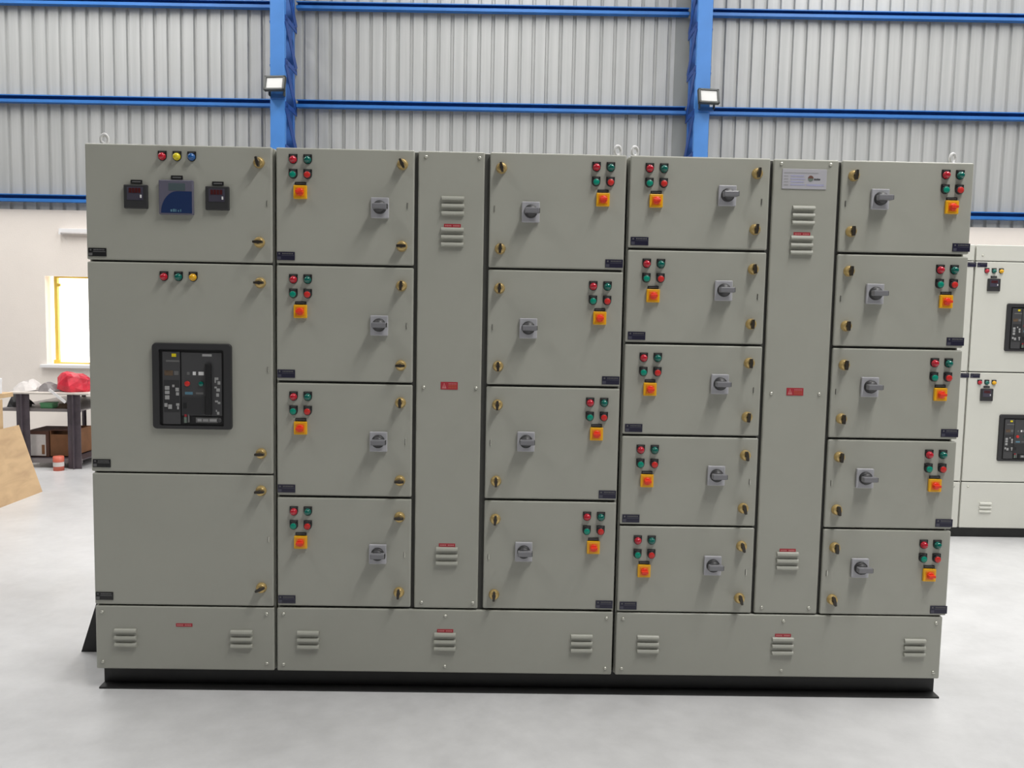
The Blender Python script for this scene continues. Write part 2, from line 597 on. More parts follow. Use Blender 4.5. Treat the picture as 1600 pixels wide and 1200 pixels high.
b.prism([(-0.0045, -0.020), (0.0045, -0.020), (0.0065, 0.0), (0.0045, 0.020), (-0.0045, 0.020), (-0.0065, 0.0)], -0.040, -0.021, 'lock_wing')
ME['wing'] = b.mesh('lock_wing')
ME['slot'] = MB().box(-0.002, 0.002, -0.0035, 0.0, -0.0125, 0.0125, 'screw').box(-0.0035, -0.002, -0.002, 0.0, -0.0125, 0.0125, 'black').mesh('latch_slot')
ME['screw'] = MB().lathe([(0, 0.008), (-0.002, 0.0078), (-0.0055, 0.005), (-0.0068, 0.001)], 'screw', seg=12).mesh('screw')


def nameplate(dark, lite):
    b = MB().box(-0.038, 0.038, -0.003, 0.0, -0.0175, 0.0175, dark)
    b.box(-0.036, -0.021, -0.0036, -0.002, -0.0145, -0.003, lite)
    b.box(-0.031, -0.025, -0.0037, -0.002, 0.006, 0.0125, 'print_dim')
    b.box(-0.017, 0.034, -0.0036, -0.002, 0.001, 0.0035, lite)
    for i in range(7):
        x = -0.015 + i * 0.0068
        b.box(x, x + 0.0045, -0.0037, -0.002, 0.0075, 0.0125, 'print_dim')
    return b.mesh('nameplate')


ME['name_navy'] = nameplate('navy', 'navy_grey')
ME['name_black'] = nameplate('black', 'print_dim')


def louver_mesh(paint):
    # pressed louvre: rounded hood closed at the ends, opening downward
    prof = [(0.0, 0.0105), (-0.0055, 0.0095), (-0.0105, 0.0055), (-0.0130, -0.0005), (-0.0130, -0.0050), (-0.0105, -0.0065), (0.0, -0.0085)]
    return MB().prism(prof, -0.048, 0.048, paint, axis='x', smooth=False).mesh('louver')


ME['louver'] = louver_mesh('pebble')
ME['louver_light'] = louver_mesh('light_grey')
b = MB().box(-0.036, 0.036, -0.0015, 0.0, -0.0075, 0.0075, 'sticker_red')
for i in range(9):
    if i == 4:
        continue
    x = -0.031 + i * 0.007
    b.box(x, x + 0.005, -0.002, -0.001, -0.003, 0.003, 'sticker_pink')
ME['caution'] = b.mesh('caution_label')
b = MB().box(-0.037, 0.037, -0.0015, 0.0, -0.0165, 0.0165, 'sticker_red')
b.prism([(-0.032, -0.012), (-0.012, -0.012), (-0.022, 0.013)], -0.002, -0.001, 'sticker_pink')
b.box(-0.0235, -0.0205, -0.0026, -0.0015, -0.007, 0.006, 'sticker_red')
for j in range(3):
    for i in range(5):
        x = -0.003 + i * 0.0072
        b.box(x, x + 0.0052, -0.002, -0.001, 0.0065 - j * 0.0085, 0.0105 - j * 0.0085, 'sticker_orange' if j else 'sticker_pink')
ME['danger'] = b.mesh('danger_sticker')


def eyebolt():
    b = MB()
    R, r = 0.018, 0.0075
    k = b.mi('eye_grey')
    rings = []
    for i in range(18):
        a = 2 * math.pi * i / 18
        ring = []
        for j in range(8):
            q = 2 * math.pi * j / 8
            rr = R + r * math.cos(q)
            ring.append(b.bm.verts.new((rr * math.sin(a) * 0.8, r * math.sin(q), 0.036 + rr * math.cos(a) * 1.1)))
        rings.append(ring)
    for i in range(18):
        for j in range(8):
            f = b.bm.faces.new((rings[i][j], rings[(i + 1) % 18][j], rings[(i + 1) % 18][(j + 1) % 8], rings[i][(j + 1) % 8]))
            f.smooth = True
            f.material_index = k
    b.lathe([(0, 0.022), (0.008, 0.022), (0.010, 0.012), (0.018, 0.010), (0.019, 0.001)], 'eye_grey', axis='z', seg=14)
    return b.mesh('lifting_eye')


ME['eye'] = eyebolt()


# ------------------------------------------------------------------ switchboard builders
def panel_mesh(name, w, h, paint, th=0.020):
    """folded sheet door / cover: face with softly rolled edges"""
    return MB().box(-w / 2, w / 2, 0.0, th, -h / 2, h / 2, paint, bevel=0.0065, seg=3).mesh(name)


class Board:
    def __init__(self, name, label, x0, x1, y0=0.0, z0=0.092, z1=2.385, depth=0.62, group='switchboard sections in the front row', paint='pebble'):
        self.paint = paint
        self.xc = (x0 + x1) / 2
        self.y0 = y0
        self.t = thing(name, label, 'electrical cabinet', (self.xc, y0, 0), 0, group)
        hw = (x1 - x0) / 2
        self.body = MB().box(-hw + 0.002, hw - 0.002, 0.024, depth, z0, z1, paint, bevel=0.003).obj('body', self.t)
        MB().box(-hw + 0.012, hw - 0.012, 0.0205, 0.0245, z0 + 0.01, z1 - 0.004, 'gap_shade').obj('gap_shade', self.body)  # dark sheet behind the doors, shade of their gaps put into its colour

    def panel(self, name, x0, x1, z0, z1, label=None):
        o = inst(name, panel_mesh(name, x1 - x0, z1 - z0, self.paint), self.t, ((x0 + x1) / 2 - self.xc, 0, (z0 + z1) / 2), label=label)
        return Panel(o, (x0 + x1) / 2, (z0 + z1) / 2)

    def eye(self, x, y, z=2.385):
        inst('lifting_eye', ME['eye'], self.t, (x - self.xc, y, z), (0, 0, 0.3))


class Panel:
    """places fittings by position on the board"""

    def __init__(self, o, cx, cz):
        self.o, self.cx, self.cz = o, cx, cz

    def put(self, name, key, x, z, y=0.0, ry=0.0, label=None):
        return inst(name, ME[key], self.o, (x - self.cx, y, z - self.cz), (0, ry, 0), label=label)

    def lamp(self, x, z, col):
        self.put('legend_plate', 'legend', x, z)
        if col.startswith('button'):
            self.put('push_button', col, x, z - 0.003, label=col.split('_')[1] + ' push button')
        else:
            self.put('indicator_lamp', col, x, z - 0.002, label=col.split('_')[1] + ' indicator lamp')

    def lock(self, x, z, ang):
        self.put('lock_barrel', 'lock', x, z, label='brass quarter-turn lock')
        self.put('lock_wing', 'wing', x, z, ry=math.radians(ang))

    def rotary(self, x, z):
        self.put('handle_plate', 'rotplate', x, z)
        self.put('rotary_handle', 'rothandle', x, z + 0.002, label='dark rotary isolator handle')

    def selector(self, x, z):
        self.put('selector_plate', 'selplate', x, z, label='yellow selector switch plate')
        self.put('selector_knob', 'selknob', x, z, label='red selector knob')
        self.put('legend_strip', 'selstrip', x, z + 0.0365)

    def louvers(self, x, z, n=3, pitch=0.0315, key='louver'):
        for i in range(n):
            self.put('louver', key, x, z + pitch * ((n - 1) / 2 - i))

    def feeder(self, xl, zt, xr, zr, xk, zk, angs, xn, zn, slot):
        """lamp group top-left at (xl, zt), rotary at (xr, zr), locks, nameplate"""
        self.lamp(xl, zt, 'lamp_red')
        self.lamp(xl + 0.0615, zt, 'lamp_green')
        self.lamp(xl, zt - 0.062, 'button_green')
        self.lamp(xl + 0.0615, zt - 0.062, 'button_red')
        self.selector(xl + 0.031, zt - 0.138)
        self.rotary(xr, zr)
        self.lock(xk, zk[0], angs[0])
        self.lock(xk, zk[1], angs[1])
        self.put('nameplate', 'name_navy', xn, zn)
        self.put('latch_slot', 'slot', xk + slot, (zk[0] + zk[1]) / 2)


# ------------------------------------------------------------------ circuit breaker front
def breaker(parent, x, z, s=1.0):
    """drawn about its centre, built as a part with its own pieces"""
    K = 0.00036 * s

    def X(px):
        return (px - 530) * K

    def Z(py):
        return (595 - py) * K
    b = MB()
    out = rrect(X(55), X(1005), Z(1115), Z(75), 0.016 * s)
    inn = rrect(X(140), X(915), Z(1070), Z(150), 0.008 * s)
    bm = b.bm
    k = b.mi('black_soft')
    n = len(out)
    Ao = [bm.verts.new((p[0], 0.0, p[1])) for p in out]
    Bo = [bm.verts.new((p[0] * 0.985, -0.014, p[1] * 0.985)) for p in out]
    Bi = [bm.verts.new((p[0], -0.014, p[1])) for p in inn]
    Ai = [bm.verts.new((p[0], 0.0, p[1])) for p in inn]
    for P, Q in ((Ao, Bo), (Bo, Bi), (Bi, Ai)):
        for i in range(n):
            bm.faces.new((P[i], P[(i + 1) % n], Q[(i + 1) % n], Q[i])).material_index = k
    br = b.obj('circuit_breaker', parent, (x, 0.0, z), label='black air circuit breaker front')
    MB().box(X(140), X(915), -0.003, 0.0, Z(1070), Z(150), 'black').obj('recess_plate', br)
    b = MB().box(X(180), X(388), -0.010, -0.003, Z(1055), Z(180), 'dark_grey', bevel=0.0015)
    b.box(X(225), X(385), -0.0106, -0.009, Z(302), Z(280), 'print_dim')
    b.box(X(205), X(305), -0.0106, -0.009, Z(465), Z(405), 'brown_mix')
    b.box(X(320), X(372), -0.0106, -0.009, Z(460), Z(410), 'print_dim')
    b.box(X(195), X(382), -0.0108, -0.009, Z(905), Z(520), 'black_soft')
    for (x0, x1, y0, y1) in ((208, 262, 592, 640), (208, 262, 650, 690), (208, 260, 705, 755), (335, 375, 612, 655), (340, 375, 665, 705),
                             (200, 235, 800, 845), (245, 290, 815, 870), (340, 378, 800, 830), (352, 372, 835, 872), (296, 322, 575, 605)):
        b.box(X(x0), X(x1), -0.0125, -0.010, Z(y1), Z(y0), 'print_grey', bevel=0.0006)
    b.obj('trip_unit', br, label='trip unit with small grey keys')
    b = MB().box(X(402), X(885), -0.008, -0.003, Z(945), Z(185), 'dark_grey', bevel=0.0015)
    b.box(X(415), X(690), -0.012, -0.006, Z(930), Z(715), 'black_soft', bevel=0.002)
    b.box(X(425), X(465), -0.0135, -0.010, Z(860), Z(790), 'black', bevel=0.001)
    b.box(X(655), X(768), -0.0086, -0.007, Z(230), Z(202), 'print_grey')
    b.box(X(540), X(577), -0.0086, -0.007, Z(457), Z(415), 'print_white')
    b.box(X(608), X(672), -0.0086, -0.007, Z(457), Z(415), 'print_white')
    b.box(X(470), X(502), -0.0086, -0.007, Z(455), Z(420), 'print_dim')
    b.box(X(445), X(537), -0.0086, -0.007, Z(692), Z(660), 'breaker_blue')
    b.box(X(575), X(665), -0.0086, -0.007, Z(688), Z(664), 'print_dim')
    for (x0, x1, y0, y1) in ((800, 845, 480, 510), (800, 815, 510, 545), (835, 868, 525, 565), (798, 825, 590, 612), (820, 862, 612, 650),
                             (818, 850, 672, 712), (803, 838, 758, 780), (835, 866, 775, 800), (812, 825, 872, 895), (825, 852, 895, 930)):
        b.box(X(x0), X(x1), -0.0086, -0.007, Z(y1), Z(y0), 'print_grey')
    b.obj('mechanism_cover', br)
    MB().box(X(698), X(766), -0.022, -0.008, Z(935), Z(315), 'black', bevel=0.003).obj('charging_handle', br)
    MB().lathe([(-0.008, 32 * K), (-0.013, 32 * K), (-0.014, 28 * K), (-0.014, 0.0008)], 'button_red', c=(X(475), 0, Z(562)), seg=16).obj('stop_button', br, label='red stop button')
    MB().lathe([(-0.008, 30 * K), (-0.013, 30 * K), (-0.014, 27 * K), (-0.014, 0.0008)], 'lamp_green', c=(X(640), 0, Z(560)), seg=16).obj('start_button', br, label='green start button')
    MB().box(X(294), X(346), -0.012, -0.010, Z(240), Z(202), 'lamp_yellow').obj('yellow_tag', br)
    b = MB().box(X(520), X(880), -0.007, -0.003, Z(1045), Z(955), 'black', bevel=0.001)
    b.box(X(570), X(835), -0.0078, -0.006, Z(1030), Z(970), 'print_dim')
    b.box(X(590), X(640), -0.0082, -0.006, Z(1015), Z(985), 'print_grey')
    b.box(X(655), X(720), -0.0082, -0.006, Z(1015), Z(985), 'print_grey')
    b.box(X(735), X(820), -0.0082, -0.006, Z(1015), Z(985), 'print_grey')
    b.lathe([(-0.003, 28 * K), (-0.009, 28 * K), (-0.009, 0.0008)], 'dark_grey', c=(X(852), 0, Z(1000)), seg=14)
    b.obj('rating_plate', br)
    b = MB().box(X(435), X(462), -0.009, -0.003, Z(960), Z(915), 'sticker_red')
    b.box(X(430), X(462), -0.009, -0.003, Z(1035), Z(965), 'logo_green')
    b.box(X(474), X(494), -0.009, -0.003, Z(1030), Z(930), 'print_dim')
    b.obj('status_flags', br)
    return br


def small_meter(parent, x, z, s=0.100):
    h = s / 2
    m = MB().box(-h, h, -0.016, 0.0, -h, h, 'black_soft', bevel=0.004).obj('panel_meter', parent, (x, 0, z), label='small black digital panel meter')
    MB().box(-h * 0.70, h * 0.66, -0.0172, -0.015, -h * 0.30, h * 0.80, 'meter_face').obj('meter_face', m)
    b = MB()
    for i in range(4):
        x0 = -h * 0.52 + i * h * 0.26
        b.box(x0, x0 + h * 0.2, -0.0185, -0.0165, h * 0.30, h * 0.70, 'digit_red')
    b.obj('digit_display', m, label='dark red digit display')
    MB().box(h * 0.42, h * 0.54, -0.021, -0.0165, -h * 0.12, h * 0.14, 'print_white', bevel=0.0008).obj('meter_key', m)
    t = MB().box(-0.024, 0.024, -0.003, 0, -0.0075, 0.0075, 'black')
    t.box(-0.018, 0.018, -0.0036, -0.002, -0.003, 0.002, 'print_dim')
    t.obj('legend_strip', m, (0, 0, h + 0.0135))
    return m


def big_meter(parent, x, z):
    h = 0.0725
    m = MB().box(-h, h, -0.018, 0.0, -h, h, 'meter_mauve', bevel=0.004).obj('energy_meter', parent, (x, 0, z), label='square blue multifunction meter')
    # dark blue lower field with a curved left edge
    pts = [(-0.062, -0.066)]
    for i in range(9):
        a = math.radians(180 - 90 * i / 8)
        pts.append((0.005 + 0.067 * math.cos(a) * (1 - 0.1 * i / 8), -0.058 + 0.083 * math.sin(a)))
    pts += [(0.068, 0.025), (0.068, -0.066)]
    MB().prism(pts, -0.0188, -0.016, 'meter_blue').obj('keypad_field', m)
    MB().box(-0.030, 0.040, -0.0188, -0.016, 0.028, 0.058, 'meter_lcd').obj('lcd_screen', m)
    b = MB()
    for i, (w_, h_) in enumerate(((0.007, 0.010), (0.008, 0.012), (0.004, 0.011), (0.005, 0.008), (0.004, 0.011))):
        x0 = -0.022 + i * 0.0102
        b.box(x0, x0 + w_, -0.0194, -0.018, -0.061, -0.061 + h_, 'breaker_blue')
    b.obj('print_marks', m)
    b = MB().box(-0.0245, 0.0245, -0.003, 0, -0.0075, 0.0075, 'black')
    b.box(-0.018, 0.018, -0.0036, -0.002, -0.003, 0.002, 'print_dim')
    b.obj('legend_strip', m, (0, 0, h + 0.0125))


# ------------------------------------------------------------------ incomer section
B1 = Board('incomer_cabinet', 'grey incomer cabinet with meters and large black circuit breaker, widest single door', -1.768, -0.9705)
d1 = B1.panel('door', -1.768, -0.9785, 1.8985, 2.387)
for xx, c in ((-1.440, 'lamp_red'), (-1.378, 'lamp_yellow'), (-1.316, 'lamp_blue')):
    d1.lamp(xx, 2.339, c)
d1.lock(-1.0325, 2.320, -15)
d1.lock(-1.0325, 1.985, 90)
d1.put('nameplate', 'name_black', -1.722, 1.930)
d1.put('latch_slot', 'slot', -0.998, 2.15)
small_meter(B1.t, -1.551 - B1.xc, 2.166)
big_meter(B1.t, -1.380 - B1.xc, 2.166)
small_meter(B1.t, -1.207 - B1.xc, 2.166)
d2 = B1.panel('door', -1.768, -0.9785, 0.9815, 1.8905)
for xx, c in ((-1.440, 'lamp_red'), (-1.378, 'lamp_green'), (-1.316, 'lamp_amber')):
    d2.lamp(xx, 1.833, c)
d2.lock(-1.0295, 1.813, 90)
d2.lock(-1.0295, 1.072, 90)
d2.put('nameplate', 'name_black', -1.722, 1.018)
d2.put('latch_slot', 'slot', -0.998, 1.44)
breaker(B1.t, -1.324 - B1.xc, 1.361)
d3 = B1.panel('door', -1.766, -0.9785, 0.3865, 0.9745)
d3.lock(-1.031, 0.907, 88)
d3.lock(-1.031, 0.472, 68)
d3.put('nameplate', 'name_black', -1.722, 0.425)
d3.put('latch_slot', 'slot', -0.998, 0.69)
c1 = B1.panel('base_cover', -1.765, -0.9765, 0.092, 0.380)
c1.louvers(-1.632, 0.236)
c1.louvers(-1.120, 0.236)
c1.put('caution_label', 'caution', -1.374, 0.297, label='small red caution label')
for xx in (-1.735, -1.010):
    for zz in (0.125, 0.352):
        c1.put('screw', 'screw', xx, zz)
B1.eye(-1.725, 0.09)

# ------------------------------------------------------------------ four-row feeder section
B2 = Board('feeder_cabinet', 'grey feeder cabinet with two columns of four doors beside the incomer', -0.9685, 0.5385)
Z4 = ((1.9, 2.387), (1.394, 1.890), (0.889, 1.384), (0.391, 0.879))
A2 = ((-25, 90), (5, 90), (0, 90), (90, 3))
A4 = ((-12, 3), (3, 0), (2, 0), (5, 4))
for i, (z0, z1) in enumerate(Z4):
    zt = (2.338, 1.832, 1.326, 0.819)[i]
    p = B2.panel('door', -0.9615, -0.373, z0, z1)
    p.feeder(-0.888, zt, -0.518, (2.141, 1.640, 1.134, 0.633)[i], -0.424,
             ((2.326, 1.981), (1.812, 1.469), (1.306, 0.962), (0.799, 0.460))[i], A2[i], -0.920, z0 + 0.030, 0.024)
    p = B2.panel('door', -0.051, 0.5325, z0, z1)
    p.feeder(0.4035, zt - 0.006 + 0.002, 0.126, (2.137, 1.640, 1.145, 0.653)[i], -0.002,
             ((2.320, 1.979), (1.810, 1.473), (1.304, 0.967), (0.797, 0.456))[i], A4[i], 0.491, z0 + 0.026, -0.026)
p = B2.panel('cable_alley_cover', -0.357, -0.074, 0.389, 2.386)
p.louvers(-0.2075, 2.156)
p.louvers(-0.2080, 2.024)
p.put('caution_label', 'caution', -0.2085, 2.073, label='small red caution label')
p.put('danger_sticker', 'danger', -0.213, 1.384, label='red danger sticker')
p.louvers(-0.2135, 0.626)
p.put('caution_label', 'caution', -0.2135, 0.676, label='small red caution label')
for xx in (-0.324, -0.096):
    for zz in (2.361, 1.376, 0.415):
        p.put('screw', 'screw', xx, zz)
p = B2.panel('base_cover', -0.9645, 0.532, 0.092, 0.382)
for xx in (-0.825, -0.217, 0.394):
    p.louvers(xx, 0.236)
p.put('caution_label', 'caution', -0.2165, 0.286, label='small red caution label')
for xx in (-0.935, -0.2165, 0.503):
    for zz in (0.122, 0.354):
        p.put('screw', 'screw', xx, zz)
B2.eye(0.505, 0.09)

# ------------------------------------------------------------------ five-row feeder section
B3 = Board('feeder_cabinet', 'grey feeder cabinet with two columns of five doors at the right end', 0.5415, 2.024)
Z5 = ((1.9975, 2.387), (1.590, 1.987), (1.186, 1.580), (0.782, 1.1765), (0.386, 0.774))
A5 = ((6, 6), (-5, 2), (0, 4), (-8, -12), (-14, -12))
A7 = ((4, 0), (3, 0), (2, 0), (4, -8), (-2, -14))
for i, (z0, z1) in enumerate(Z5):
    zt = (2.334, 1.929, 1.523, 1.118, 0.712)[i]
    zr = (2.224, 1.819, 1.413, 1.008, 0.603)[i]
    zk = ((2.321, 2.084), (1.914, 1.677), (1.507, 1.270), (1.100, 0.863), (0.692, 0.455))[i]
    p = B3.panel('door', 0.549, 1.1515, z0, z1)
    p.feeder(0.632, zt, 0.968, zr, 1.095, zk, A5[i], 0.598, z0 + 0.027, 0.026)
    p = B3.panel('door', 1.461, 2.033, z0, z1)
    p.feeder(1.911, zt, 1.628, zr - 0.001, 1.512, zk, A7[i], 1.997, z0 + 0.028, -0.028)
p = B3.panel('cable_alley_cover', 1.165, 1.447, 0.386, 2.386)
p.louvers(1.302, 2.148)
p.louvers(1.300, 2.021)
p.put('caution_label', 'caution', 1.300, 2.069, label='small red caution label')
p.put('danger_sticker', 'danger', 1.302, 1.385, label='red danger sticker')
p.louvers(1.303, 0.627)
p.put('caution_label', 'caution', 1.303, 0.675, label='small red caution label')
for xx in (1.198, 1.410):
    for zz in (2.366, 1.376, 0.413):
        p.put('screw', 'screw', xx, zz)
# maker's plate with logo
b = MB().box(-0.096, 0.096, -0.003, 0.0, -0.0425, 0.0425, 'sign_white', bevel=0.001)
b.box(-0.088, 0.060, -0.0036, -0.002, 0.024, 0.0275, 'sign_print')
for j in range(4):
    z = 0.010 - j * 0.0125
    b.box(-0.088, -0.070, -0.0036, -0.002, z, z + 0.004, 'sign_print')
    b.box(-0.060, -0.002 + 0.004 * (j % 2), -0.0036, -0.002, z, z + 0.006, 'sign_blue')
b.box(0.010, 0.085, -0.0036, -0.002, -0.029, -0.021, 'sign_blue')
half = [(0.012 * math.cos(math.radians(a)), 0.012 * math.sin(math.radians(a))) for a in range(0, 181, 15)]
b.prism([(0.027 + u, 0.003 + v) for u, v in half], -0.0042, -0.002, 'logo_brown')
b.prism([(0.027 + u, 0.003 - v * 1.05) for u, v in half], -0.0042, -0.002, 'logo_green')
for i in range(4):
    b.box(0.042 + i * 0.0068, 0.0472 + i * 0.0068, -0.0042, -0.002, -0.004, 0.003 - (i % 2) * 0.001, 'dark_grey')
ME['maker'] = b.mesh('maker_plate')
p.put('maker_plate', 'maker', 1.299, 2.3025, label='white maker plate with round logo')
p = B3.panel('base_cover', 0.548, 2.020, 0.092, 0.380)
for xx in (0.692, 1.299, 1.898):
    p.louvers(xx, 0.236)
p.put('caution_label', 'caution', 1.300, 0.285, label='small red caution label')
for xx in (0.577, 1.299, 1.990):
    for zz in (0.122, 0.352):
        p.put('screw', 'screw', xx, zz)
B3.eye(0.582, 0.10)
B3.eye(1.985, 0.09)

# ------------------------------------------------------------------ base channel frame
t = thing('base_frame', 'black steel channel frame under the three front cabinets', 'base frame', (0.12, 0, 0))
PX0, PX1 = -1.875, 1.905


def channel_pts(y0, y1):
    s = 1 if y1 > y0 else -1
    return [(y0, 0), (y1, 0), (y1, 0.008), (y0 + s * 0.008, 0.010), (y0 + s * 0.008, 0.082), (y1, 0.084), (y1, 0.092), (y0, 0.092)]


MB().prism([(0.060, 0), (0.0, 0), (0.0, 0.008), (0.052, 0.010), (0.052, 0.092), (0.060, 0.092)], PX0, PX1, 'plinth', axis='x').obj('front_channel', t)
MB().prism(channel_pts(0.545, 0.605), PX0, PX1, 'plinth', axis='x').obj('rear_channel', t)
for xx in (PX0, -1.09, 0.42, PX1 - 0.008):
    MB().box(xx, xx + 0.008, 0.060, 0.545, 0.001, 0.091, 'plinth').obj('cross_member', t)

# black triangular plate beside the incomer
MB().prism([(0, 0), (0.255, 0), (0.255, 0.80)], 0.0, 0.012, 'plinth').obj('prop_plate', None, (-2.033, 0.40, 0.0),
    label='black triangular plate standing on the floor against the incomer cabinet side', cat='plate')

# ------------------------------------------------------------------ second switchboard behind, right
GF = 'switchboard sections in the back row'
FY = 2.87


def far_cabinet(x0, x1, label, full):
    F = Board('rear_cabinet', label, x0, x1, FY, 0.075, 2.316, 0.7, GF, 'light_grey')
    a, c = x0 + 0.004, x1 - 0.004
    p = F.panel('top_cover', a, c, 2.194, 2.318)
    p.put('screw', 'screw', a + 0.05, 2.235)
    for (z0, z1, zl, zm, zb) in ((1.3295, 2.188, 2.117, 2.008, 1.680), (0.453, 1.3215, 1.244, 1.146, 0.806)):
        p = F.panel('door', a, c, z0, z1)
        p.put('nameplate', 'name_navy', a + 0.050, z1 - 0.025)
        p.put('nameplate', 'name_navy', c - 0.022, z1 - 0.025)
        for i, col in enumerate(('lamp_red', 'lamp_green', 'lamp_amber')):
            p.lamp(a + 0.088 + i * 0.057, zl, col)
        small_meter(F.t, a + 0.147 - F.xc, zm, 0.098)
        breaker(F.t, a + 0.435 - F.xc, zb)
        if full:
            p.lock(c - 0.06, z1 - 0.08, 90)
            p.lock(c - 0.06, z0 + 0.08, 90)
    p = F.panel('base_cover', a, c, 0.076, 0.445)
    p.louvers(a + 0.197, 0.243, key='louver_light')
    p.louvers(c - 0.197, 0.243, key='louver_light')
    for xx in (a + 0.05, c - 0.05):
        p.put('screw', 'screw', xx, 0.41)
    return F


far_cabinet(3.703, 4.503, 'pale rear cabinet with two breaker doors at the right picture edge', True)
F = far_cabinet(2.895, 3.697, 'pale rear cabinet almost hidden behind the five-row feeder cabinet', False)
F.eye(3.66, 0.10, 2.316)
t = thing('rear_base_frame', 'dark base channel under the pale rear cabinets', 'base frame', (3.70, FY, 0))
MB().box(-0.80, 0.80, 0.015, 0.023, 0.0, 0.0745, 'plinth').obj('front_channel', t)
MB().box(-0.80, 0.80, 0.66, 0.668, 0.0, 0.0745, 'plinth').obj('rear_channel', t)
for xx in (-0.80, -0.01, 0.79):
    MB().box(xx, xx + 0.01, 0.023, 0.66, 0.0, 0.0745, 'plinth').obj('cross_member', t)

# ------------------------------------------------------------------ workbench rack at the left
RX0, RX1, RY0, RY1 = -5.04, -4.375, 5.12, 6.50
t = thing('steel_workbench', 'dark steel workbench with open shelves under the bright window', 'workbench', ((RX0 + RX1) / 2, (RY0 + RY1) / 2, 0))
cx, cy = (RX0 + RX1) / 2, (RY0 + RY1) / 2
hx, hy = (RX1 - RX0) / 2, (RY1 - RY0) / 2
for sx in (-1, 1):
    for sy in (-1, 1):
        ax = sx * hx
        ay = sy * hy
        w_ = 0.135 if sy < 0 else 0.05
        b = MB()
        # angle section: flange across the front, flange along the depth
        b.box(min(ax, ax - sx * w_), max(ax, ax - sx * w_), min(ay, ay - sy * 0.012), max(ay, ay - sy * 0.012), 0, 0.785, 'rack_steel', bevel=0.002)
        b.box(min(ax - sx * w_ * 0.45, ax - sx * (w_ * 0.45 + 0.012)), max(ax - sx * w_ * 0.45, ax - sx * (w_ * 0.45 + 0.012)),
              min(ay + sy * 0.03, ay - sy * 0.05), max(ay + sy * 0.03, ay - sy * 0.05), 0, 0.785, 'rack_steel', bevel=0.002)
        b.obj('leg', t)
MB().box(-hx - 0.08, hx + 0.10, -hy - 0.02, hy, 0.785, 0.803, 'bench_top', bevel=0.003).obj('bench_top', t)
b = MB().box(-hx - 0.20, hx, -hy + 0.03, hy - 0.02, 0.612, 0.626, 'rack_edge')
b.box(-hx - 0.20, hx, -hy + 0.02, -hy + 0.03, 0.600, 0.632, 'rack_edge', bevel=0.002)
b.obj('shelf', t, label='grey-edged middle shelf')
b = MB().box(-hx, hx, -hy + 0.03, hy - 0.02, 0.086, 0.098, 'rack_steel')
b.box(-hx, hx, -hy + 0.02, -hy + 0.03, 0.055, 0.102, 'rack_edge', bevel=0.002)
b.obj('shelf', t, label='low bottom shelf')

# things on the workbench
def blob(name, loc, pts, m, label, cat, group=None, sub=1):
    """crumpled soft thing: convex hull of points, subdivided and jittered"""
    bm = bmesh.new()
    for p_ in pts:
        bm.verts.new(p_)
    r = bmesh.ops.convex_hull(bm, input=bm.verts)
    bmesh.ops.delete(bm, geom=[g for g in r['geom_interior'] if isinstance(g, bmesh.types.BMVert)], context='VERTS')
    bmesh.ops.subdivide_edges(bm, edges=bm.edges[:], cuts=2, use_grid_fill=True, smooth=0.3)
    rnd = random.Random(hash(label) % 1000 if False else len(label))
    zmin = min(v.co.z for v in bm.verts)
    for v in bm.verts:
        j = 0.012
        v.co.x += rnd.uniform(-j, j)
        v.co.y += rnd.uniform(-j, j)
        v.co.z = max(0.0, v.co.z + rnd.uniform(-j, j))
    bmesh.ops.recalc_face_normals(bm, faces=bm.faces)
    me = bpy.data.meshes.new(name)
    bm.to_mesh(me)
    bm.free()
    me.materials.append(MATS[m])
    return inst(name, me, None, loc, label=label, cat=cat, group=group)


TOP = 0.803
blob('plastic_bag', (-4.52, 5.30, TOP), [(-0.13, -0.1, 0.03), (-0.14, 0, 0.20), (-0.08, 0.1, 0.02), (0.02, -0.12, 0), (-0.1, -0.05, 0.0), (0.04, 0.0, 0.20), (0.05, 0.1, 0.17),
      (0.15, -0.05, 0.0), (0.16, -0.03, 0.12), (0.15, 0.1, 0.11), (0.12, 0.1, 0.0), (-0.02, -0.1, 0.18)], 'red_bag',
     'crumpled glossy red plastic bag on the workbench', 'bag')
MB().bar((-4.66, 5.06, 0.842), (-4.50, 5.07, 0.708), 0.006, 0.028, 'white_paint').obj('paper_strip', label='white strip hanging off the bench edge below the red bag', cat='paper')
blob('paper_bundle', (-5.01, 5.32, TOP), [(-0.12, -0.1, 0), (-0.15, 0.1, 0.0), (-0.02, 0.0, 0.10), (0.02, 0.08, 0.11), (0.10, -0.08, 0.0), (0.12, 0.1, 0.0), (-0.10, 0.02, 0.05)], 'paper',
     'crumpled white paper heap on the workbench top', 'paper')
blob('cloth_heap', (-4.765, 5.30, TOP), [(-0.10, -0.08, 0), (-0.1, 0.1, 0.0), (0.0, 0.0, 0.085), (-0.05, 0.05, 0.085), (0.09, -0.08, 0.0), (0.12, 0.1, 0.0), (0.09, 0.02, 0.04)], 'rack_edge',
     'greyish cloth heap beside the white paper heap', 'cloth')
SH = 0.626
blob('tool_bundle', (-5.12, 5.35, SH), [(-0.10, -0.08, 0), (-0.1, 0.08, 0.0), (-0.06, 0.0, 0.15), (0.1, -0.06, 0.0), (0.1, 0.08, 0.02), (0.04, 0.0, 0.07)], 'black_soft',
     'dark bundled tools at the left of the middle shelf', 'tools')
MB().box(-0.065, 0.065, -0.06, 0.06, 0.0, 0.055, 'green_tub', bevel=0.01).box(-0.07, 0.07, -0.065, 0.065, 0.052, 0.062, 'green_tub', bevel=0.003).obj(
    'plastic_tub', None, (-4.76, 5.24, SH), label='small green plastic tub on the middle shelf', cat='tub')
